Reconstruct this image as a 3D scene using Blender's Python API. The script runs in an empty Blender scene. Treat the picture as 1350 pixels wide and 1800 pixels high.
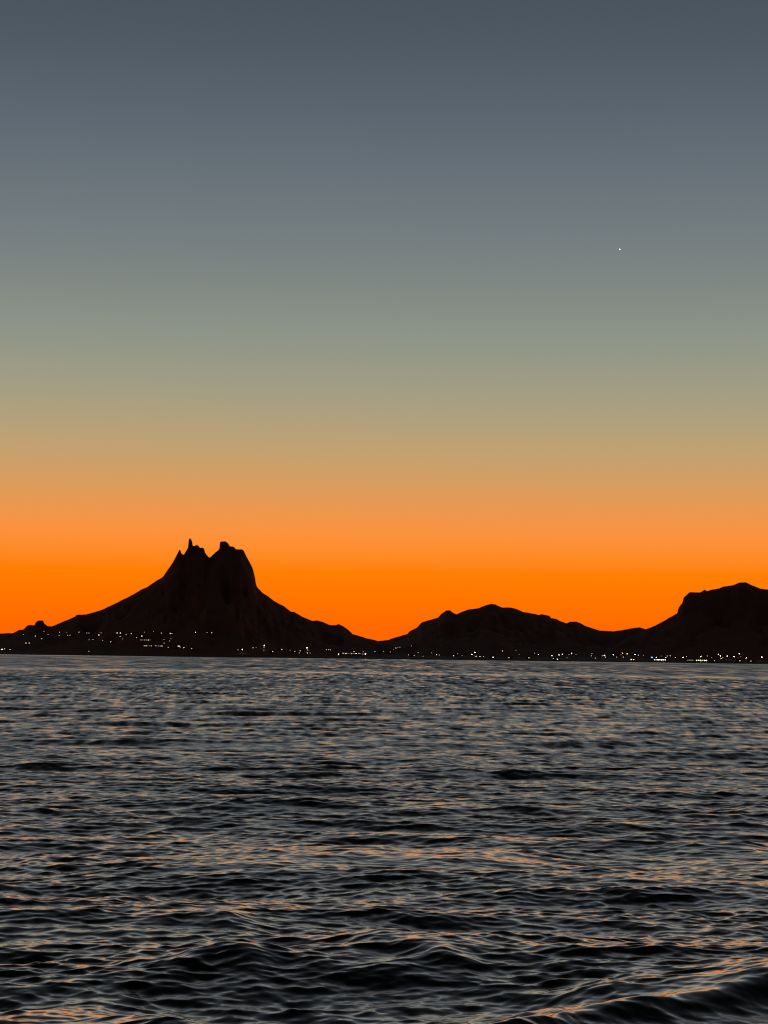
import bpy, bmesh, math, random
import numpy as np
from mathutils import Matrix, Vector

random.seed(7)
rng = np.random.default_rng(11)
scene = bpy.context.scene
COL = scene.collection

# ------------------------------------------------------------------ camera
F_PX, CX, CY = 3900.0, 675.0, 900.0            # focal length in photograph pixels (1350 x 1800)
EYE = 2.7                                       # eye height above the sea
HORIZON_PY = 1156.0
PITCH = math.atan((HORIZON_PY - CY) / F_PX)
ROLL = math.radians(0.72)
cam_data = bpy.data.cameras.new("camera")
cam_data.sensor_fit = 'VERTICAL'
cam_data.sensor_height = 36.0
cam_data.lens = 36.0 * F_PX / 1800.0
cam_data.clip_start = 0.1
cam_data.clip_end = 100000.0
cam = bpy.data.objects.new("camera", cam_data)
COL.objects.link(cam)
CAM_R = Matrix.Rotation(math.pi / 2 + PITCH, 4, 'X') @ Matrix.Rotation(ROLL, 4, 'Z')
cam.matrix_world = Matrix.Translation((0, 0, EYE)) @ CAM_R
scene.camera = cam

def ray(px, py):
    """Direction of a photograph pixel, scaled so that y = 1."""
    d = CAM_R.to_3x3() @ Vector(((px - CX) / F_PX, -(py - CY) / F_PX, -1.0))
    return d / d.y

# ------------------------------------------------------------------ dusk sky
def lin(c):
    return [((v / 255.0) / 12.92 if v <= 10 else (((v / 255.0) + 0.055) / 1.055) ** 2.4) for v in c]

SKY = [  # (elevation in degrees, linear colour) of the afterglow side
    (0.0, lin((255, 92, 0))), (0.8, lin((255, 105, 0))), (1.5, lin((255, 117, 0))), (2.2, lin((255, 127, 4))),
    (2.65, lin((255, 139, 38))), (3.2, lin((251, 146, 62))), (3.75, lin((236, 151, 78))), (4.45, lin((216, 157, 95))),
    (5.2, lin((196, 161, 112))), (6.05, lin((178, 161, 125))), (7.0, lin((160, 157, 133))), (8.2, lin((143, 149, 136))),
    (9.6, lin((128, 136, 132))), (11.0, lin((115, 124, 127))), (12.6, lin((102, 112, 120))), (14.2, lin((89, 100, 111))),
    (15.6, lin((80, 90, 101))), (17.0, lin((73, 83, 94))), (24.0, lin((50, 55, 61))), (40.0, lin((30, 33, 37))),
    (90.0, lin((16, 18, 21)))]

world = bpy.data.worlds.new("World")
scene.world = world
world.use_nodes = True
wt = world.node_tree
wt.nodes.clear()
def wn(kind, **kw):
    n = wt.nodes.new(kind)
    for k, v in kw.items():
        setattr(n, k, v)
    return n
def wmath(op, a, b=None, clamp=False):
    n = wn('ShaderNodeMath', operation=op, use_clamp=clamp)
    for i, v in enumerate((a, b)):
        if v is None: continue
        if isinstance(v, (int, float)): n.inputs[i].default_value = v
        else: wt.links.new(v, n.inputs[i])
    return n.outputs[0]
tc = wn('ShaderNodeTexCoord')
nrm = wn('ShaderNodeVectorMath', operation='NORMALIZE')
wt.links.new(tc.outputs['Generated'], nrm.inputs[0])
sep = wn('ShaderNodeSeparateXYZ')
wt.links.new(nrm.outputs[0], sep.inputs[0])
elev = wmath('ARCSINE', wmath('MAXIMUM', sep.outputs['Z'], 0.0))
fac = wmath('POWER', wmath('DIVIDE', elev, math.pi / 2), 0.5)
ramp = wn('ShaderNodeValToRGB')
ramp.color_ramp.interpolation = 'LINEAR'
els = ramp.color_ramp.elements
while len(els) > 1:
    els.remove(els[-1])
for i, (e, c) in enumerate(SKY):
    el = els[0] if i == 0 else els.new(0.5)
    el.position = (e / 90.0) ** 0.5
    el.color = (*c, 1)
wt.links.new(fac, ramp.inputs[0])
nish = wn('ShaderNodeTexSky', sky_type='NISHITA', sun_disc=False,
          sun_elevation=math.radians(-3.0), sun_rotation=math.radians(0.0))
dim = wn('ShaderNodeMix', data_type='RGBA', blend_type='MULTIPLY')
dim.inputs['Factor'].default_value = 1.0
wt.links.new(nish.outputs[0], dim.inputs['A'])
dim.inputs['B'].default_value = (0.8, 0.8, 0.8, 1)
horiz = wmath('SQRT', wmath('MAXIMUM', wmath('SUBTRACT', 1.0, wmath('MULTIPLY', sep.outputs['Z'], sep.outputs['Z'])), 1e-4))
az = wmath('DIVIDE', sep.outputs['Y'], horiz)
mr = wn('ShaderNodeMapRange', interpolation_type='SMOOTHSTEP')
wt.links.new(az, mr.inputs['Value'])
mr.inputs['From Min'].default_value = -0.75
mr.inputs['From Max'].default_value = 0.85
mix = wn('ShaderNodeMix', data_type='RGBA')
wt.links.new(mr.outputs[0], mix.inputs['Factor'])
wt.links.new(dim.outputs['Result'], mix.inputs['A'])
wt.links.new(ramp.outputs[0], mix.inputs['B'])
bg = wn('ShaderNodeBackground')
bg.inputs['Strength'].default_value = 1.0
wt.links.new(mix.outputs['Result'], bg.inputs['Color'])
wo = wn('ShaderNodeOutputWorld')
wt.links.new(bg.outputs[0], wo.inputs['Surface'])

vs = scene.view_settings
scene.display_settings.display_device = 'sRGB'
vs.view_transform = 'Standard'
vs.look = 'None'
vs.exposure = 0.0
vs.gamma = 1.0
vs.use_curve_mapping = False
scene.cycles.use_denoising = False
scene.cycles.max_bounces = 6
scene.cycles.filter_width = 1.2
scene.cycles.sample_clamp_indirect = 3.0

# ------------------------------------------------------------------ helpers
def material(name):
    m = bpy.data.materials.new(name)
    m.use_nodes = True
    return m, m.node_tree, m.node_tree.nodes['Principled BSDF']

def obj(name, mesh, parent=None, loc=(0, 0, 0), rz=0.0):
    o = bpy.data.objects.new(name, mesh)
    COL.objects.link(o)
    o.location = loc
    o.rotation_euler = (0, 0, rz)
    if parent: o.parent = parent
    return o

def tag(o, label=None, cat=None, group=None, kind=None):
    for k, v in (('label', label), ('category', cat), ('group', group), ('kind', kind)):
        if v: o[k] = v
    return o

def grid_mesh(name, P, mat, flip=False):
    """P: (rows, cols, 3) array of points joined into a quad sheet, smooth shaded."""
    r, c, _ = P.shape
    me = bpy.data.meshes.new(name)
    idx = np.arange(r * c, dtype=np.int32).reshape(r, c)
    a, b, d, e = idx[:-1, :-1], idx[:-1, 1:], idx[1:, 1:], idx[1:, :-1]
    q = np.stack([a, b, d, e], -1).reshape(-1, 4)
    if flip: q = q[:, ::-1]
    n = len(q)
    me.vertices.add(r * c)
    me.vertices.foreach_set('co', P.astype(np.float32).ravel())
    me.loops.add(n * 4)
    me.loops.foreach_set('vertex_index', np.ascontiguousarray(q).ravel())
    me.polygons.add(n)
    me.polygons.foreach_set('loop_start', np.arange(0, n * 4, 4, dtype=np.int32))
    me.polygons.foreach_set('use_smooth', np.ones(n, bool))
    me.update(calc_edges=True)
    me.materials.append(mat)
    return me

def smooth(a, b, x):
    t = np.clip((x - a) / (b - a), 0, 1)
    return t * t * (3 - 2 * t)

# value noise on a hashed lattice, vectorised
def vnoise(x, y, seed=0):
    xi = np.floor(x).astype(np.int64); yi = np.floor(y).astype(np.int64)
    xf = x - xi; yf = y - yi
    def h(i, j):
        v = np.sin(i * 127.1 + j * 311.7 + seed * 74.7) * 43758.5453
        return v - np.floor(v)
    u = xf * xf * (3 - 2 * xf); v = yf * yf * (3 - 2 * yf)
    return (h(xi, yi) * (1 - u) + h(xi + 1, yi) * u) * (1 - v) + (h(xi, yi + 1) * (1 - u) + h(xi + 1, yi + 1) * u) * v

def fbm(x, y, oct=4, seed=0):
    s = 0; a = 0.5
    for i in range(oct):
        s = s + a * vnoise(x * 2 ** i, y * 2 ** i, seed + i * 13)
        a *= 0.5
    return s

# ------------------------------------------------------------------ sea
M_SEA, nt, bsdf = material("sea_water")
bsdf.inputs['Base Color'].default_value = (0.006, 0.010, 0.014, 1)
bsdf.inputs['IOR'].default_value = 1.333
bsdf.inputs['Specular IOR Level'].default_value = 0.5
att = nt.nodes.new('ShaderNodeAttribute'); att.attribute_name = 'unresolved'      # slope of the waves finer than the mesh
geo = nt.nodes.new('ShaderNodeNewGeometry')
def nmath(op, a, b=None, c=None):
    n = nt.nodes.new('ShaderNodeMath'); n.operation = op
    for i, v in enumerate((a, b, c)):
        if v is None: continue
        if isinstance(v, (int, float)): n.inputs[i].default_value = v
        else: nt.links.new(v, n.inputs[i])
    return n.outputs[0]
def nvec(op, a, b):
    n = nt.nodes.new('ShaderNodeVectorMath'); n.operation = op
    for i, v in enumerate((a, b)):
        if isinstance(v, (tuple, list)): n.inputs[i].default_value = v
        else: nt.links.new(v, n.inputs[i])
    return n.outputs[0]
def slope_noise(scale, stretch, detail):
    mp = nt.nodes.new('ShaderNodeMapping')
    mp.inputs['Scale'].default_value = (scale / stretch, scale, scale)
    nt.links.new(geo.outputs['Position'], mp.inputs['Vector'])
    nz = nt.nodes.new('ShaderNodeTexNoise')
    nz.inputs['Scale'].default_value = 1.0
    nz.inputs['Detail'].default_value = detail
    nz.inputs['Roughness'].default_value = 0.6
    nt.links.new(mp.outputs[0], nz.inputs['Vector'])
    return nvec('SUBTRACT', nz.outputs['Color'], (0.5, 0.5, 0.5))
def scaled(v, f):
    n = nt.nodes.new('ShaderNodeVectorMath'); n.operation = 'SCALE'
    nt.links.new(v, n.inputs[0])
    if isinstance(f, (int, float)): n.inputs['Scale'].default_value = f
    else: nt.links.new(f, n.inputs['Scale'])
    return n.outputs[0]
ripple = scaled(slope_noise(11.0, 3.0, 2.0), 0.17)                                # ripples of a few centimetres
def slope_layer(sx, sy, detail):
    mp = nt.nodes.new('ShaderNodeMapping'); mp.inputs['Scale'].default_value = (sx, sy, 1.0)
    nt.links.new(geo.outputs['Position'], mp.inputs['Vector'])
    nz = nt.nodes.new('ShaderNodeTexNoise'); nz.inputs['Scale'].default_value = 1.0
    nz.inputs['Detail'].default_value = detail; nz.inputs['Roughness'].default_value = 0.7
    nt.links.new(mp.outputs[0], nz.inputs['Vector'])
    return nvec('SUBTRACT', nz.outputs['Color'], (0.5, 0.5, 0.5))
psep = nt.nodes.new('ShaderNodeSeparateXYZ'); nt.links.new(geo.outputs['Position'], psep.inputs[0])
def step_y(a, b):
    m = nt.nodes.new('ShaderNodeMapRange'); m.interpolation_type = 'SMOOTHSTEP'
    nt.links.new(psep.outputs['Y'], m.inputs['Value'])
    m.inputs['From Min'].default_value = a; m.inputs['From Max'].default_value = b
    return m.outputs[0]
def blend(a, b, f):
    m = nt.nodes.new('ShaderNodeMix'); m.data_type = 'VECTOR'
    nt.links.new(f, m.inputs['Factor']); nt.links.new(a, m.inputs[4]); nt.links.new(b, m.inputs[5])
    return m.outputs[1]
# chop too fine for the mesh: short waves close in, longer wave groups out in the bay
chop = slope_layer(2.2, 1.3, 2.0)
for sx_, sy_, a, b in ((1.9, 0.6, 42, 75), (1.5, 0.26, 80, 135), (0.9, 0.085, 150, 260), (0.4, 0.024, 330, 560), (0.17, 0.006, 800, 1300), (0.08, 0.002, 1700, 2500)):
    chop = blend(chop, slope_layer(sx_, sy_, 1.5), step_y(a, b))
lean = nt.nodes.new('ShaderNodeCombineXYZ'); nt.links.new(nmath('MULTIPLY_ADD', step_y(70, 260), -0.72, -0.40), lean.inputs['Y'])
chop = nvec('ADD', scaled(chop, nmath('MULTIPLY_ADD', step_y(50, 200), 0.8, 5.0)), lean.outputs[0])                        # faces turned to the beach show most
chop = scaled(chop, att.outputs['Fac'])
tot = nvec('MULTIPLY', nvec('ADD', ripple, chop), (0.8, 1.0, 0.0))
nn = nt.nodes.new('ShaderNodeVectorMath'); nn.operation = 'NORMALIZE'
nt.links.new(nvec('ADD', geo.outputs['Normal'], tot), nn.inputs[0])
rough = nmath('SQRT', nmath('ADD', nmath('MULTIPLY', att.outputs['Fac'], 0.18), 0.018))
gl = nt.nodes.new('ShaderNodeBsdfGlossy'); gl.distribution = 'BECKMANN'
gl.inputs['Color'].default_value = (1.0, 0.865, 0.755, 1)
nt.links.new(nn.outputs[0], gl.inputs['Normal']); nt.links.new(rough, gl.inputs['Roughness'])
fr = nt.nodes.new('ShaderNodeFresnel'); fr.inputs['IOR'].default_value = 1.34
nt.links.new(nn.outputs[0], fr.inputs['Normal'])
gain = nt.nodes.new('ShaderNodeMath'); gain.operation = 'MULTIPLY'; gain.use_clamp = True
nt.links.new(nmath('POWER', nmath('MULTIPLY', fr.outputs[0], 3.55), 2.4), gain.inputs[0]); gain.inputs[1].default_value = 1.0
body = nt.nodes.new('ShaderNodeBsdfDiffuse'); body.inputs['Color'].default_value = (0.003, 0.004, 0.005, 1)
mixs = nt.nodes.new('ShaderNodeMixShader')
nt.links.new(gain.outputs[0], mixs.inputs[0]); nt.links.new(body.outputs[0], mixs.inputs[1]); nt.links.new(gl.outputs[0], mixs.inputs[2])
nt.links.new(mixs.outputs[0], nt.nodes['Material Output'].inputs['Surface'])
nt.nodes.remove(bsdf)

# wave components: short-crested wind sea over a low swell, crests mostly along x
NW = 230
lam = np.exp(np.linspace(np.log(0.11), np.log(11.0), NW) + rng.uniform(-0.01, 0.01, NW))
lam = np.sort(lam)
kk = 2 * np.pi / lam
spread = np.where(lam > 1.6, 0.30, 0.62)
th = -np.pi / 2 + rng.normal(0, 1, NW) * spread + np.where(lam > 1.6, 0.06, 0.0)
kx, ky = kk * np.cos(th), kk * np.sin(th)
ph = rng.uniform(0, 2 * np.pi, NW)
dens = np.interp(np.log(lam), np.log([0.11, 0.18, 0.35, 0.7, 1.5, 3.0, 6.0, 11.0]), [1.2, 1.8, 1.7, 1.25, 1.0, 1.0, 0.8, 0.3])
slope = dens / np.sqrt((dens ** 2).sum()) * 0.172            # rms slope of each component
amp = slope * math.sqrt(2) / kk

# slicks: strips of calmer water parallel to the shore
def calm(y):
    d = np.exp(-((y - 390.0) / 34.0) ** 2) * 0.6
    d = d + 0.4 * smooth(2300, 3300, y)
    return np.clip(d, 0, 0.9)

ys = [10.5]
while ys[-1] < 3960:
    d = ys[-1]
    ys.append(d + max(0.021, min((0.2 if d < 40 else 0.13) * d * d / (EYE * 2219.0), 60.0)))
ys = np.array(ys)
ins = np.linspace(-0.205, 0.205, 520)
outs = 0.205 + np.geomspace(0.002, 1.3, 36)
tans = np.concatenate([-outs[::-1], ins, outs])
R_, C_ = len(ys), len(tans)
Y0 = np.repeat(ys[:, None], C_, 1)
X0 = ys[:, None] * tans[None, :]
dY = np.gradient(ys)[:, None].astype(np.float32)
dX = (ys[:, None] * np.gradient(tans)[None, :]).astype(np.float32)

# individual waves seen near the beach: crest line (photograph pixels on the sea plane), height
CRESTS = [
    ([(700, 1835), (850, 1797), (1000, 1760), (1100, 1746), (1200, 1736), (1350, 1718), (1650, 1690)], 0.18, 0.32, 1.2),
    ([(-60, 1770), (60, 1764), (150, 1764), (240, 1774), (340, 1796)], 0.11, 0.45, 1.1),
    ([(180, 1528), (330, 1516), (480, 1508), (640, 1500), (760, 1506), (900, 1500), (1040, 1512)], 0.12, 1.1, 2.2),
    ([(300, 1688), (380, 1676), (460, 1690)], 0.09, 0.5, 1.1),
    ([(560, 1672), (680, 1658), (820, 1688)], 0.09, 0.5, 1.1),
    ([(690, 1350), (760, 1344), (830, 1350)], 0.14, 1.7, 3.4),
    ([(1180, 1494), (1290, 1490), (1380, 1496)], 0.07, 0.7, 1.3),
    ([(230, 1624), (330, 1612), (450, 1628)], 0.06, 0.4, 0.9),
]
Z = np.zeros_like(X0, dtype=np.float32)
DX = np.zeros_like(Z); DY = np.zeros_like(Z)
var = np.zeros_like(Z)
X32, Y32 = X0.astype(np.float32), Y0.astype(np.float32)
att_calm = (1 - np.clip(calm(Y0) * (0.1 + 1.7 * fbm(X0 * 0.4, Y0 * 0.04, 4, 21)), 0, 0.92)).astype(np.float32)
patchy = (0.72 + 0.56 * fbm(X0 * 0.05, Y0 * 0.11, 3, 5)).astype(np.float32)      # gusts
rag = [(0.25 + 1.55 * fbm(X0 * f_ * 0.6, Y0 * f_, 3, 40 + i_)).astype(np.float32) for i_, f_ in enumerate((0.5, 0.8, 1.2))]   # short waves come in groups
for j in range(NW):
    # waves finer than the local mesh spacing fade out of the geometry and into the roughness
    s = np.maximum(dY * np.float32(abs(ky[j]) / 6.2832), dX * np.float32(abs(kx[j]) / 6.2832))       # cycles per cell
    w = 1 - smooth(0.16, 0.34, s)
    rows = np.where(w.max(1) > 0)[0]
    if len(rows) == 0:
        var += slope[j] ** 2; continue
    r1 = rows[-1] + 1
    wj = w[:r1].astype(np.float32)
    p = X32[:r1] * np.float32(kx[j]) + Y32[:r1] * np.float32(ky[j]) + np.float32(ph[j])
    sn, cs = np.sin(p), np.cos(p)
    a = wj * np.float32(amp[j]) * (rag[j % 3][:r1] if lam[j] < 0.9 else np.float32(1))
    Z[:r1] += a * (cs + np.float32(0.56) * sn * cs)          # leaning crests: steeper towards the beach
    chopf = 1.05
    DX[:r1] -= a * np.float32(chopf * math.cos(th[j])) * sn
    DY[:r1] -= a * np.float32(chopf * math.sin(th[j])) * sn
    var[:r1] += (slope[j] ** 2) * (1 - wj ** 2)
    var[r1:] += slope[j] ** 2
g = patchy * att_calm
Z *= g; DX *= g; DY *= g
for pts, hgt, wf, wb in CRESTS:
    wp = []
    for (px, py) in pts:
        d = ray(px, py)
        t = (EYE - hgt * 0.8) / max(-d.z, 1e-4)
        wp.append((d.x * t, t))
    wp = np.array(wp)
    order = np.argsort(wp[:, 0]); wp = wp[order]
    yc = np.interp(X0, wp[:, 0], wp[:, 1]) + 0.10 * (fbm(X0 * 1.3, Y0 * 0 + 3, 3, 9) - 0.45)
    xa, xb = wp[0, 0], wp[-1, 0]
    fade = smooth(xa - 0.25, xa + 0.45 * (xb - xa), X0) * (1 - smooth(xb - 0.25 * (xb - xa), xb + 0.25, X0))
    t = Y0 - yc
    prof = np.where(t < 0, np.exp(-(t / wf) ** 2), np.exp(-(np.abs(t) / wb) ** 1.5))
    Z *= (1 - 2.6 * min(hgt, 0.16) * fade * np.exp(-((t + 0.4) / 1.1) ** 2)).astype(np.float32)
    Z += (hgt * fade * prof).astype(np.float32)
P = np.stack([X0 + DX, Y0 + DY, Z], -1)
sea_me = grid_mesh("sea", P, M_SEA)
at = sea_me.attributes.new('unresolved', 'FLOAT', 'POINT')
at.data.foreach_set('value', (np.sqrt(var) * g).astype(np.float32).ravel())
tag(obj("water", sea_me), 'dark rippled sea reflecting the afterglow', kind='structure')

# ------------------------------------------------------------------ hills
def rock_material(name, base, dark):
    m, t, b = material(name)
    tcn = t.nodes.new('ShaderNodeTexCoord')
    nz = t.nodes.new('ShaderNodeTexNoise')
    nz.inputs['Scale'].default_value = 0.03; nz.inputs['Detail'].default_value = 8
    t.links.new(tcn.outputs['Object'], nz.inputs['Vector'])
    cr = t.nodes.new('ShaderNodeValToRGB')
    cr.color_ramp.elements[0].position = 0.35; cr.color_ramp.elements[0].color = (*dark, 1)
    cr.color_ramp.elements[1].position = 0.7; cr.color_ramp.elements[1].color = (*base, 1)
    t.links.new(nz.outputs['Fac'], cr.inputs[0])
    t.links.new(cr.outputs[0], b.inputs['Base Color'])
    b.inputs['Roughness'].default_value = 0.95
    b.inputs['Specular IOR Level'].default_value = 0.1
    return m
M_ROCK = rock_material("desert_rock", (0.16, 0.068, 0.042), (0.12, 0.05, 0.03))
M_SHORE = rock_material("shore_ground", (0.16, 0.11, 0.08), (0.07, 0.05, 0.035))

def world_profile(pts, Y):
    out = []
    for px, py in pts:
        d = ray(px, py)
        out.append((d.x * Y, EYE + d.z * Y))
    a = np.array(out)
    for i in range(1, len(a)):
        if a[i, 0] <= a[i - 1, 0] + 0.25: a[i, 0] = a[i - 1, 0] + 0.25
    return a

A_PTS = [(-420, 1128), (-330, 1112), (-240, 1118), (-150, 1108), (-70, 1114), (0, 1113.5), (22.7, 1112.7), (32.7, 1107.7), (41.6, 1106.4), (47.9, 1099.3), (51.6, 1098.4), (60.5, 1099.4), (63, 1093.8), (68, 1090.8), (75.6, 1090.8), (78, 1096.3), (84.4, 1100.6), (90.7, 1101.4), (100.8, 1096.8), (115.9, 1090.8), (131, 1084.2), (134.8, 1080.7), (151, 1080), (163.7, 1076.7), (181.4, 1071.1), (201.5, 1061), (226.7, 1049), (246.9, 1037.1), (259.5, 1031.3), (274.6, 1020.8), (286.5, 1014), (293, 1004.2), (298, 996.8), (304.5, 987), (311, 974.8), (315, 966.2), (317.2, 966.8), (319.1, 973.2), (323.2, 974.8), (326.5, 969.1), (330.3, 962.6), (331.2, 957), (331.5, 949.6), (333.8, 944.8), (337, 949.6), (338, 953.2), (338.6, 959.5), (342.8, 959.7), (344.4, 957.7), (348.5, 958.5), (351.7, 963.4), (355, 962.6), (359, 964.2), (360.2, 970.8), (363.1, 974.8), (367.2, 979.7), (369.3, 979.7), (377.8, 971.6), (385.1, 965.9), (386.2, 961), (386.8, 952), (395.7, 951.2), (400.6, 954.5), (404.2, 960.2), (410.4, 961), (415.3, 965.5), (425, 965.5), (428.3, 967.5), (433.2, 978.1), (440.6, 991.1), (444.6, 1000.1), (448.7, 1016.4), (449.8, 1026.2), (452.8, 1032.7), (462.6, 1042.5), (469.1, 1046.6), (480.5, 1055.5), (490.3, 1061.2), (498.7, 1065), (511.3, 1075.1), (516.3, 1075.1), (531.5, 1083.9), (549, 1091.5), (556.7, 1090.2), (566.7, 1092.8), (579.3, 1098.3), (589.4, 1099), (595.7, 1097), (604.5, 1101.6), (612, 1106.6), (619.6, 1114.2), (642.3, 1121.2), (665, 1126.8), (690, 1134), (730, 1150), (760, 1175)]
A_SKIRT = [(-420, 1128), (0, 1116), (90, 1104), (131, 1086), (201, 1064), (246, 1042), (286, 1022), (330, 1003), (370, 996), (410, 1003), (452, 1036), (490, 1063), (531, 1086), (579, 1101), (604, 1104), (620, 1115), (665, 1128), (690, 1135), (730, 1151), (760, 1176)]
A_MID = [(-420, 1128), (0, 1113.5), (47.9, 1101), (90, 1102), (286.5, 1015), (304.5, 988), (315, 976), (330, 966), (345, 962), (359, 966), (368, 980), (386, 968), (405, 963), (425, 966), (433.2, 979), (444.6, 1001), (449.8, 1027), (452.8, 1033.5), (531, 1084.5), (665, 1127), (760, 1175)]
B_PTS = [(540, 1168), (600, 1142), (640, 1131), (668, 1126.4), (683, 1125), (688.5, 1122.5), (704, 1117.8), (715.7, 1114.7), (719.6, 1110), (733.9, 1102.2), (740.4, 1094.5), (758.5, 1088.8), (770, 1085.4), (775.4, 1078.9), (784.5, 1073.2), (791, 1072.9), (796, 1076.8), (802.6, 1079.7), (810.4, 1076.3), (823.4, 1071.1), (841.5, 1069), (854.5, 1063.3), (863.5, 1061.3), (871.3, 1062.8), (883, 1068), (896, 1067.5), (909, 1070.6), (919.3, 1075.5), (940, 1078.9), (946.5, 1080.7), (953, 1079.7), (966, 1082.8), (968.5, 1086.7), (977.6, 1087.7), (986.7, 1092.4), (995.8, 1095.5), (1002.3, 1092.6), (1013, 1092.5), (1020.7, 1095.6), (1028.5, 1100), (1054.5, 1108.5), (1077.8, 1109.8), (1098.5, 1106.7), (1111.5, 1103.9), (1124.5, 1102.6), (1140, 1108), (1180, 1130), (1230, 1155), (1260, 1182)]
C_PTS = [(1030, 1178), (1060, 1150), (1100, 1122), (1136, 1106), (1150.4, 1100.2), (1166, 1091.7), (1181.5, 1083), (1190.6, 1077.4), (1192.4, 1068.3), (1199.6, 1059.3), (1201.7, 1050.2), (1212.6, 1041.1), (1230.8, 1041.1), (1234.7, 1039), (1238.6, 1036.4), (1242.4, 1039), (1251.5, 1036.4), (1264.5, 1033.9), (1272.2, 1030.7), (1287.8, 1028.7), (1300.8, 1023.5), (1311, 1023.5), (1321.5, 1028.7), (1337, 1034.6), (1350, 1036), (1400, 1046), (1450, 1040), (1520, 1062), (1600, 1085), (1700, 1110), (1800, 1150), (1850, 1190)]
C_SKIRT = [(1030, 1178), (1136, 1107), (1190, 1079), (1230, 1062), (1300, 1050), (1350, 1055), (1450, 1062), (1600, 1090), (1700, 1114), (1800, 1152), (1850, 1190)]

HEIGHT_FIELDS = []
def make_hill(label, Yr, pts, layers, Lf, Lb, dx, seed):
    """Ridge along x at about Yr; each layer (profile, half depth) adds relief that falls away from the ridge."""
    full = world_profile(pts, Yr)
    x0, x1 = full[0, 0], full[-1, 0]
    xs = np.arange(x0, x1, dx)
    profs = [np.interp(xs, *world_profile(p, Yr).T) if p is not None else None for p, _ in layers]
    H = np.interp(xs, full[:, 0], full[:, 1])
    prev = np.full_like(xs, -3.0)
    incs = []
    for p in profs[:-1]:
        q = np.minimum(p, H); incs.append(np.maximum(q - prev, 0)); prev = np.maximum(prev, q)
    incs.append(np.maximum(H - prev, 0))
    rug = 1.5 * (fbm(xs * 0.13, xs * 0 + seed, 4, seed) - 0.45)             # small crags along the skyline
    wob = 46 * np.sin(xs / 170.0 + seed) + 25 * np.sin(xs / 71.0 + 2 * seed)
    dfr = np.concatenate([-np.geomspace(Lf, 2.0, 90), [0.0], np.geomspace(2.0, Lb, 40)])
    P = np.zeros((len(dfr), len(xs), 3))
    def heights(x, y):
        """terrain height at world points"""
        xp = x * Yr / y
        w = 46 * np.sin(xp / 170.0 + seed) + 25 * np.sin(xp / 71.0 + 2 * seed)
        d = y - (Yr + w)
        L = np.where(d < 0, Lf, Lb)
        u = np.clip(np.abs(d) / L, 0, 1)
        gul = fbm(xp * 0.021 + 7, y * 0.009, 4, seed) - 0.45
        h = np.interp(xp, xs, incs[0], left=0, right=0) * (np.clip(1 - u, 0, 1) ** 1.35) * (1 - np.clip(gul * 1.2 * smooth(0, 0.25, u), -0.08, 0.5))
        for (p, half), inc in zip(layers[1:], incs[1:]):
            hh = half * (0.8 + 0.5 * fbm(xp * 0.05, y * 0.05, 3, seed + 3))
            h = h + np.interp(xp, xs, inc, left=0, right=0) / (1 + (np.abs(d) / hh) ** 4)
        h = h + np.interp(xp, xs, rug) * np.exp(-np.abs(d) / 6.0) * 0.8
        h = h + 2.0 * (fbm(xp * 0.09, y * 0.07, 4, seed + 5) - 0.5) * smooth(3, 60, np.abs(d))
        z = EYE + (h - 3.0 - EYE) * y / Yr
        return np.where(u >= 1, -4.0, z)
    Y = Yr + wob[None, :] + dfr[:, None]
    X = xs[None, :] * Y / Yr
    Zh = heights(X, Y)
    P[..., 0], P[..., 1], P[..., 2] = X, Y, Zh
    me = grid_mesh("hill", P, M_ROCK)
    HEIGHT_FIELDS.append(heights)
    return tag(obj("hill", me), label, kind='structure')

make_hill('tall dark hill with twin jagged crags and a thin rock spire', 4330, A_PTS,
          [(A_SKIRT, 0), (A_MID, 75), (None, 16)], 430, 520, 1.2, 1)
make_hill('low rounded dark hill between the crag and the mesa', 4720, B_PTS,
          [(B_PTS, 0), (None, 30)], 650, 600, 2.0, 4)
make_hill('broad dark mesa with a steep cliff on its seaward end', 4420, C_PTS,
          [(C_SKIRT, 0), (None, 70)], 470, 560, 1.6, 9)

def shore_height(x, y):
    e = 3905 + 14 * np.sin(x / 130.0) + 8 * np.sin(x / 47.0 + 1)
    d = y - e
    return np.where(d < 0, d * 0.15, np.minimum(d * 0.22, 2.2) + np.maximum(d - 10, 0) * 0.022) + 0.5 * (fbm(x * 0.03, y * 0.03, 3, 2) - 0.5) * smooth(0, 20, d)
sx = np.concatenate([np.linspace(-6000, -1250, 40)[:-1], np.arange(-1250, 1250, 8.0), np.linspace(1250, 6000, 40)])
sy = np.concatenate([[3860, 3885], np.arange(3892, 3960, 3.0), np.arange(3960, 4700, 20.0), [4900, 5400, 6500, 9000]])
SX, SY = np.meshgrid(sx, sy)
tag(obj("shore", grid_mesh("shore", np.stack([SX, SY, np.minimum(shore_height(SX, SY), 16)], -1), M_SHORE)),
    'dark low strip of land along the far shore', kind='structure')

STAND_Y = np.arange(3912.0, 4700.0, 2.0)
def stand(px, py, above):
    """Point on the far land where a thing whose light is `above` metres up shows at (px, py)."""
    d = ray(px, py)
    x, z = d.x * STAND_Y, EYE + d.z * STAND_Y
    g = np.minimum(shore_height(x, STAND_Y), 16)
    for f in HEIGHT_FIELDS:
        g = np.maximum(g, f(x, STAND_Y))
    hit = np.where(z - g <= above)[0]
    k = int(hit[0]) if len(hit) else len(STAND_Y) - 1
    return Vector((x[k], STAND_Y[k], max(g[k], z[k] - above)))

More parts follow.
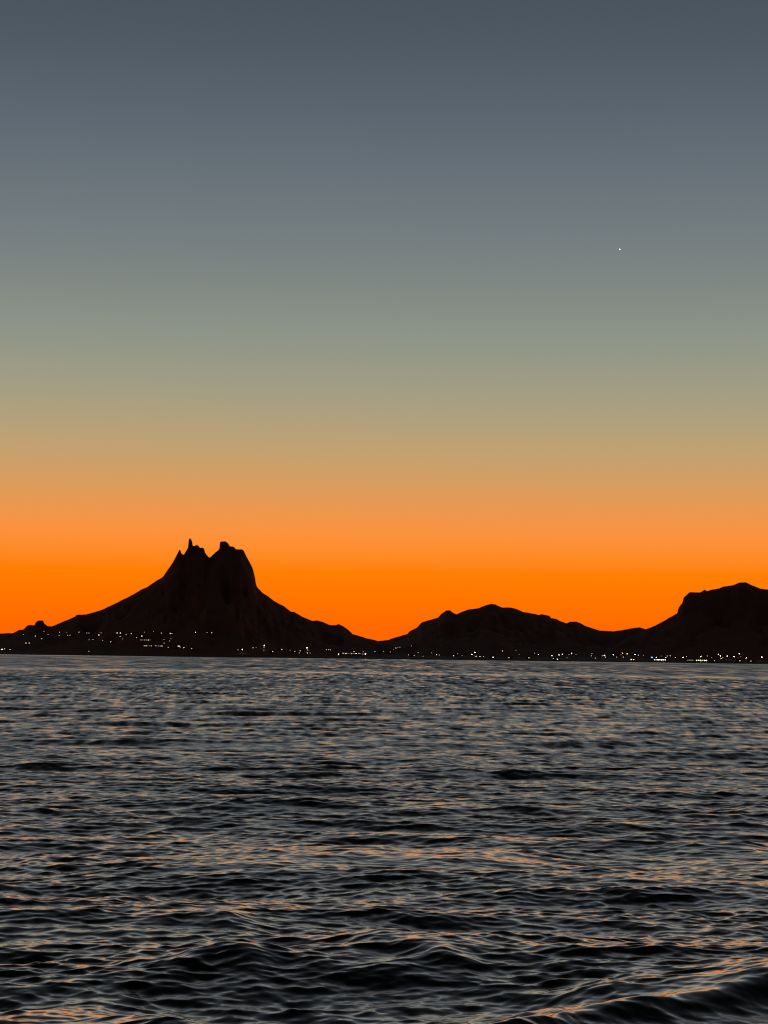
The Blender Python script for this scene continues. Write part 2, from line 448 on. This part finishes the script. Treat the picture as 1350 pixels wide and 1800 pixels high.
# ------------------------------------------------------------------ town lights
def bm_mesh(name, build, mat):
    bm = bmesh.new(); build(bm)
    me = bpy.data.meshes.new(name); bm.to_mesh(me); bm.free()
    me.materials.append(mat)
    return me
def box(bm, x0, x1, y0, y1, z0, z1):
    v = [bm.verts.new(p) for p in ((x0, y0, z0), (x1, y0, z0), (x1, y1, z0), (x0, y1, z0), (x0, y0, z1), (x1, y0, z1), (x1, y1, z1), (x0, y1, z1))]
    for f in ((3, 2, 1, 0), (4, 5, 6, 7), (0, 1, 5, 4), (1, 2, 6, 5), (2, 3, 7, 6), (3, 0, 4, 7)):
        bm.faces.new([v[i] for i in f])
def tube(bm, p0, p1, r0, r1, n=8):
    p0, p1 = Vector(p0), Vector(p1)
    q = (p1 - p0).to_track_quat('Z', 'Y').to_matrix()
    ra = [bm.verts.new(p0 + q @ Vector((r0 * math.cos(2 * math.pi * i / n), r0 * math.sin(2 * math.pi * i / n), 0))) for i in range(n)]
    rb = [bm.verts.new(p1 + q @ Vector((r1 * math.cos(2 * math.pi * i / n), r1 * math.sin(2 * math.pi * i / n), 0))) for i in range(n)]
    for i in range(n):
        bm.faces.new((ra[i], ra[(i + 1) % n], rb[(i + 1) % n], rb[i]))
    bm.faces.new(ra[::-1]); bm.faces.new(rb)

def plain(name, c, rough=0.7):
    m, t, b = material(name)
    nz = t.nodes.new('ShaderNodeTexNoise'); nz.inputs['Scale'].default_value = 0.8
    hs = t.nodes.new('ShaderNodeMix'); hs.data_type = 'RGBA'
    hs.inputs['A'].default_value = (*c, 1); hs.inputs['B'].default_value = (*[v * 0.8 for v in c], 1)
    t.links.new(nz.outputs['Fac'], hs.inputs['Factor']); t.links.new(hs.outputs['Result'], b.inputs['Base Color'])
    b.inputs['Roughness'].default_value = rough
    return m
M_STEEL = plain("lamp_steel", (0.12, 0.12, 0.12), 0.5)
M_PLASTER = plain("plaster", (0.10, 0.085, 0.07))
M_ROOF = plain("roof_slab", (0.09, 0.07, 0.06))
M_DOOR = plain("door_wood", (0.08, 0.05, 0.03))
TINT = {'white': (1.0, 0.90, 0.76), 'warm': (1.0, 0.74, 0.46), 'orange': (1.0, 0.50, 0.18), 'pink': (1.0, 0.42, 0.42), 'yellow': (0.95, 0.85, 0.48), 'blue': (0.25, 0.4, 1.0)}
GLOW = {}
def glow(tint, power):
    key = (tint, power)
    if key not in GLOW:
        m = bpy.data.materials.new("glow_%s_%g" % key); m.use_nodes = True
        b = m.node_tree.nodes['Principled BSDF']
        b.inputs['Base Color'].default_value = (*TINT[tint], 1)
        b.inputs['Emission Color'].default_value = (*TINT[tint], 1)
        b.inputs['Emission Strength'].default_value = power
        GLOW[key] = m
    return GLOW[key]

def pole_build(bm):
    tube(bm, (0, 0, -0.5), (0, 0, 6.2), 0.11, 0.07)
    tube(bm, (0, 0, -0.5), (0, 0, 0.5), 0.22, 0.18)
POLE = bm_mesh("pole", pole_build, M_STEEL)
def arm_build(bm):
    tube(bm, (0, 0, 6.1), (0, -0.5, 6.75), 0.06, 0.05)
    tube(bm, (0, -0.5, 6.75), (0, -1.2, 6.95), 0.05, 0.05)
ARM = bm_mesh("arm", arm_build, M_STEEL)
HEADS = {}
def head(tint, power, r):
    key = (tint, power, r)
    if key not in HEADS:
        def b(bm):
            bmesh.ops.create_uvsphere(bm, u_segments=12, v_segments=8, radius=r, matrix=Matrix.Translation((0, -1.3, 6.9 - r * 0.6)) @ Matrix.Diagonal((1, 1, 0.8, 1)))
        HEADS[key] = bm_mesh("lamp_head", b, glow(tint, power))
    return HEADS[key]
LAMP_POWER = {'bright': 16.0, 'soft': 7.0, 'medium': 3.8, 'dim': 1.7}
def street_lamp(px, py, level, tint):
    p = stand(px, py, 6.7)
    t = obj("street_lamp", None, loc=p)
    obj("pole", POLE, t); obj("arm", ARM, t)
    obj("lamp_head", head(tint, round(LAMP_POWER[level] * random.choice((0.6, 0.8, 1.0, 1.5)), 2), 0.5 if level == 'bright' else 0.42), t)
    return t

def house_wall_build(bm): box(bm, -4.5, 4.5, -3.5, 3.5, -3, 4.4)
def house_roof_build(bm):
    box(bm, -4.8, 4.8, -3.8, 3.8, 4.403, 4.65)
    box(bm, -4.8, 4.8, -3.8, -3.6, 4.653, 5.0); box(bm, -4.8, 4.8, 3.6, 3.8, 4.653, 5.0)
HOUSE_WALL = bm_mesh("wall", house_wall_build, M_PLASTER)
HOUSE_ROOF = bm_mesh("roof", house_roof_build, M_ROOF)
HOUSE_DOOR = bm_mesh("door", lambda bm: box(bm, -0.5, 0.5, -3.58, -3.503, -0.1, 2.1), M_DOOR)
WINDOW_POWER = {'bright': 4.5, 'soft': 1.4, 'medium': 1.3, 'dim': 0.7}
WINS = {}
def window_mesh(tint, power, w, h):
    key = (tint, power, w, h)
    if key not in WINS:
        WINS[key] = bm_mesh("window", lambda bm: box(bm, -w / 2, w / 2, -0.09, 0, -h / 2, h / 2), glow(tint, power))
    return WINS[key]
def house(px, py, level, tint):
    p = stand(px, py, 2.4)
    t = obj("house", None, loc=p)
    obj("wall", HOUSE_WALL, t); obj("roof", HOUSE_ROOF, t); obj("door", HOUSE_DOOR, t, (-0.2, 0, 0))
    wm = window_mesh(tint, round(WINDOW_POWER[level] * random.choice((0.9, 1.3, 2.0)), 2), 1.3, 1.2)
    for x in random.sample((-2.6, 1.6, 3.4), random.choice((1, 1, 2))):
        obj("window", wm, t, (x, -3.503, 2.5))
    return t
def long_building(px0, px1, py, level, tint, storeys=1, skip=()):
    pa, pb = stand((px0 + px1) / 2, py, 2.6), None
    w = (px1 - px0) / F_PX * pa.y + 3.0
    t = obj("waterfront_building", None, loc=pa)
    top = 3.2 * storeys + 1.4
    obj("wall", bm_mesh("wall", lambda bm: box(bm, -w / 2, w / 2, -4, 4, -3, top), M_PLASTER), t)
    obj("roof", bm_mesh("roof", lambda bm: box(bm, -w / 2 - 0.4, w / 2 + 0.4, -4.5, 4.4, top + 0.003, top + 0.35), M_ROOF), t)
    n = max(3, int(w / 3.0))
    for s in range(storeys):
        for i in range(n):
            if (i, s) in skip or random.random() < 0.12: continue
            wm = window_mesh(tint, round(WINDOW_POWER[level] * random.choice((0.3, 0.7, 1.0, 1.8)), 2), 1.6, 1.2)
            obj("window", wm, t, (-w / 2 + (i + 0.5) * w / n, -4.003, 2.6 + 3.2 * s))
    return t

L = 'lamp'; H = 'house'
LIGHTS = [
 (41.7,1115.6,'dim','white',L),(62.2,1118.1,'bright','white',L),(76.2,1110.1,'dim','warm',H),(84.7,1115.6,'dim','white',L),(104.5,1112.1,'bright','white',L),(104,1117.3,'medium','white',L),(117.6,1112.1,'dim','warm',L),(121.8,1117.6,'dim','white',H),(138.9,1111.6,'bright','white',L),(155.4,1113,'dim','warm',H),(156.8,1124.6,'dim','white',L),(163.6,1124.4,'medium','white',L),(174.1,1116.4,'bright','white',L),(177.7,1112.5,'medium','warm',L),(180.6,1125.8,'dim','white',L),(195,1128.3,'bright','white',L),(208.7,1113,'medium','white',H),(211.3,1119.3,'medium','white',L),(215,1123.2,'dim','white',L),(221.9,1115.2,'dim','warm',L),(48.6,1130.6,'bright','white',H),(76.2,1122.9,'dim','white',H),(8,1140.6,'medium','white',L),(1.7,1141.6,'medium','warm',H),(17.9,1142,'medium','white',L),(156.4,1145.9,'medium','white',L),
 (233.6,1114.2,'dim','warm',H),(254,1111.8,'dim','warm',L),(269.8,1111,'dim','warm',L),(280.8,1113,'dim','white',H),(296.2,1113.9,'bright','white',H),(302.3,1114.2,'medium','white',L),(246.4,1118.6,'bright','white',H),(240.4,1121.2,'dim','warm',L),(273.3,1135.2,'medium','warm',L),(288.2,1124.6,'dim','white',L),(297.9,1127.1,'dim','white',L),(300.6,1122.9,'dim','white',L),(288.5,1130.9,'dim','white',L),(295.8,1137.7,'medium','white',L),(312,1136,'medium','white',H),(316.6,1137.7,'medium','white',L),(323.4,1138.9,'medium','white',L),(339.8,1140.6,'dim','warm',H),(343.9,1112.1,'bright','white',L),(369,1112.7,'medium','white',H),(364,1112.6,'dim','white',L),(418.5,1144,'dim','white',L),(426.1,1144,'bright','white',L),(444.9,1138.9,'medium','warm',L),
 (450.2,1138.5,'dim','warm',L),(464.7,1134.6,'bright','white',L),(464.2,1137.6,'medium','white',L),(463.9,1143.6,'dim','warm',L),(476.1,1145.3,'dim','warm',H),(494,1141.9,'medium','warm',H),(509.9,1143.2,'dim','warm',L),(515,1145.3,'dim','warm',H),(530.3,1144.4,'medium','warm',H),(526,1148.3,'medium','white',L),(539.7,1139,'bright','white',L),(543.4,1142.9,'dim','warm',H),(540.5,1149.7,'medium','white',L),(545,1150,'dim','warm',L),(580.6,1142.4,'medium','warm',L),(576.3,1142,'dim','warm',H),(597.6,1150,'bright','white',H),(607.8,1150.9,'medium','warm',L),(618,1150.9,'dim','warm',L),(622.3,1145.4,'medium','warm',L),(626,1148.7,'bright','white',L),(637.7,1151.7,'medium','pink',L),(642.3,1149.5,'bright','white',L),(638.5,1145.4,'dim','pink',L),(659,1145.4,'medium','white',L),
 (671,1145.2,'dim','warm',H),(684.7,1145.9,'dim','warm',H),(691.5,1142.1,'dim','warm',L),(695.8,1139.1,'medium','warm',L),(699.5,1137.9,'dim','warm',L),(703,1137.6,'dim','warm',L),(723,1135.7,'dim','warm',L),(735,1147.3,'dim','white',L),(717.9,1151.5,'medium','pink',L),(724.8,1152.4,'medium','pink',H),(743.5,1154.1,'dim','white',L),(758.8,1147.3,'dim','warm',L),(767.4,1151,'medium','warm',L),(772.5,1151.4,'dim','warm',L),(799.7,1152.7,'medium','warm',H),(804.5,1149,'dim','warm',L),(812.2,1151.9,'dim','warm',L),(829.5,1150.2,'bright','white',L),(834.7,1146.9,'bright','white',L),(836.7,1155.4,'medium','white',L),(843.7,1155,'medium','white',L),(849.7,1156.3,'dim','white',L),(865,1155.4,'bright','white',H),(883.2,1144.4,'medium','white',L),
 (906.7,1143.6,'dim','warm',L),(912.5,1150.2,'dim','warm',L),(896.9,1156.1,'dim','white',H),(928,1156.4,'dim','white',H),(946.1,1150.6,'bright','white',L),(939.6,1148.4,'dim','warm',L),(970.1,1152.5,'bright','white',L),(972.5,1158.6,'medium','white',L),(978.1,1158.9,'medium','white',H),(982.6,1151.1,'bright','white',L),(988.5,1149.9,'bright','white',L),(1000,1150.2,'medium','warm',L),(1004.8,1148.4,'bright','white',L),(1012.5,1150.6,'dim','warm',L),(996.5,1156.4,'dim','warm',L),(1040.5,1149,'medium','white',L),(1039.5,1152.9,'medium','white',L),(1046.2,1160,'dim','white',L),(1062.2,1152,'bright','white',L),(1063.7,1155,'medium','white',L),(1058.5,1152.8,'dim','white',L),(1078.2,1150.6,'bright','white',L),(1083.9,1161.2,'medium','white',L),(1093.9,1148.1,'bright','orange',L),(1102.2,1149.3,'bright','orange',L),(1091.5,1151.2,'dim','orange',L),(1095.5,1155,'medium','warm',L),(1116.4,1150.6,'bright','white',L),(1111.7,1161.2,'bright','white',H),
 (1121.9,1151.6,'medium','white',L),(1130.8,1152,'dim','white',L),(1153.6,1160.4,'bright','white',L),(1162,1153.2,'dim','pink',L),(1170,1160.8,'bright','white',L),(1172.8,1153.1,'medium','white',L),(1178,1152.7,'medium','white',L),(1187,1155.6,'medium','white',L),(1200.3,1155.6,'bright','white',L),(1206.4,1153.8,'medium','white',L),(1231.8,1154.1,'bright','white',L),(1243,1153.4,'medium','white',L),(1251,1155.6,'dim','warm',L),(1252,1163.2,'dim','yellow',H),(1260.8,1150.6,'medium','yellow',H),(1266,1153.2,'bright','white',L),(1267.3,1157.7,'medium','white',L),(1270.5,1156.1,'medium','white',L),(1278,1153.4,'bright','white',L),(1290,1154.1,'bright','white',L),(1299.3,1149.3,'bright','white',L),(1302,1154.3,'dim','white',L),(1312,1156.1,'bright','white',L),(1310.6,1158.6,'medium','white',L),(1298.4,1161.6,'dim','yellow',H),(1322,1162.6,'medium','yellow',H),(1339,1155.2,'bright','white',L),
]
ORD = ['first', 'second', 'third', 'fourth', 'fifth', 'sixth', 'seventh', 'eighth', 'ninth', 'tenth', 'eleventh', 'twelfth', 'thirteenth', 'fourteenth', 'fifteenth', 'sixteenth', 'seventeenth', 'eighteenth', 'nineteenth', 'twentieth', 'twenty-first', 'twenty-second', 'twenty-third', 'twenty-fourth']
def zone(px, py):
    if px < 400 and py >= 1134: return 'on shore left of crag'
    if px < 130: return 'below the rock knob'
    if px < 228: return 'on hillside left of crag'
    if px < 400: return 'on slope under the crag'
    if px < 560: return 'under crag hill right flank'
    if px < 712: return 'at first skyline saddle'
    if px < 892: return 'under the middle hill summit'
    if px < 1032: return 'under middle hill right shoulder'
    if px < 1146: return 'at second skyline saddle'
    return 'under the right-hand mesa'
bins = {}
for it in LIGHTS:
    bins.setdefault((it[4], zone(it[0], it[1])), []).append(it)
for (kind, zn), items in bins.items():
    items.sort()
    for i, (px, py, level, tint, _) in enumerate(items):
        which = ORD[i] + ' from left' if len(items) > 1 else 'alone'
        lv = {'bright': 'bright', 'medium': 'faint', 'dim': 'very dim'}[level]
        if px < 420 and level == 'bright': level = 'soft'
        if tint == 'white' and (int(px * 7) % 10) < 3: tint = 'warm'
        if kind == L:
            o = street_lamp(px, py, level, tint)
            tag(o, '%s %s street lamp, %s %s' % (lv, tint, which, zn), 'street lamp', 'street lamps along the far shore')
        else:
            o = house(px, py, level, tint)
            tag(o, 'house with %s %s windows, %s, %s' % (lv, tint, which, zn), 'house', 'houses along the far shore')

for px0, px1, py, level, tint, st, lab in [
    (600, 634, 1148.6, 'dim', 'warm', 1, 'long low building with warm window row at the first saddle'),
    (1150, 1172, 1161.0, 'bright', 'white', 1, 'brightest long building at the water under the mesa cliff'),
    (1208, 1220, 1162.4, 'dim', 'yellow', 1, 'short dim yellow-lit building left of the long white one'),
    (1224, 1241, 1162.4, 'bright', 'yellow', 1, 'long building with bright pale yellow windows under the mesa'),
    (248, 265, 1125.3, 'dim', 'yellow', 1, 'long faintly lit building halfway up the slope under the crag'),
    (254, 285, 1135.6, 'dim', 'yellow', 1, 'long faintly lit building low on the slope under the crag'),
]:
    t = long_building(px0, px1, py, level, tint, st)
    tag(t, lab, 'building', 'long lit buildings on the far shore')
    if px0 == 1150:
        obj("sign", window_mesh('blue', 2.0, 3.0, 1.6), t, (-15.5, -4.003, 6.5))

# ------------------------------------------------------------------ evening star
def star_build(bm):
    bmesh.ops.create_icosphere(bm, subdivisions=2, radius=9.5)
M_STAR = bpy.data.materials.new("starlight"); M_STAR.use_nodes = True
sb = M_STAR.node_tree.nodes['Principled BSDF']
sb.inputs['Base Color'].default_value = (0.0, 0.0, 0.0, 1)
sb.inputs['Emission Color'].default_value = (0.95, 1.0, 1.0, 1); sb.inputs['Emission Strength'].default_value = 4.0
sd = ray(1089.3, 438.3)
tag(obj("evening_star", bm_mesh("evening_star", star_build, M_STAR), loc=Vector((0, 0, EYE)) + sd * 40000.0),
    'tiny white evening star alone in the grey sky', 'star')
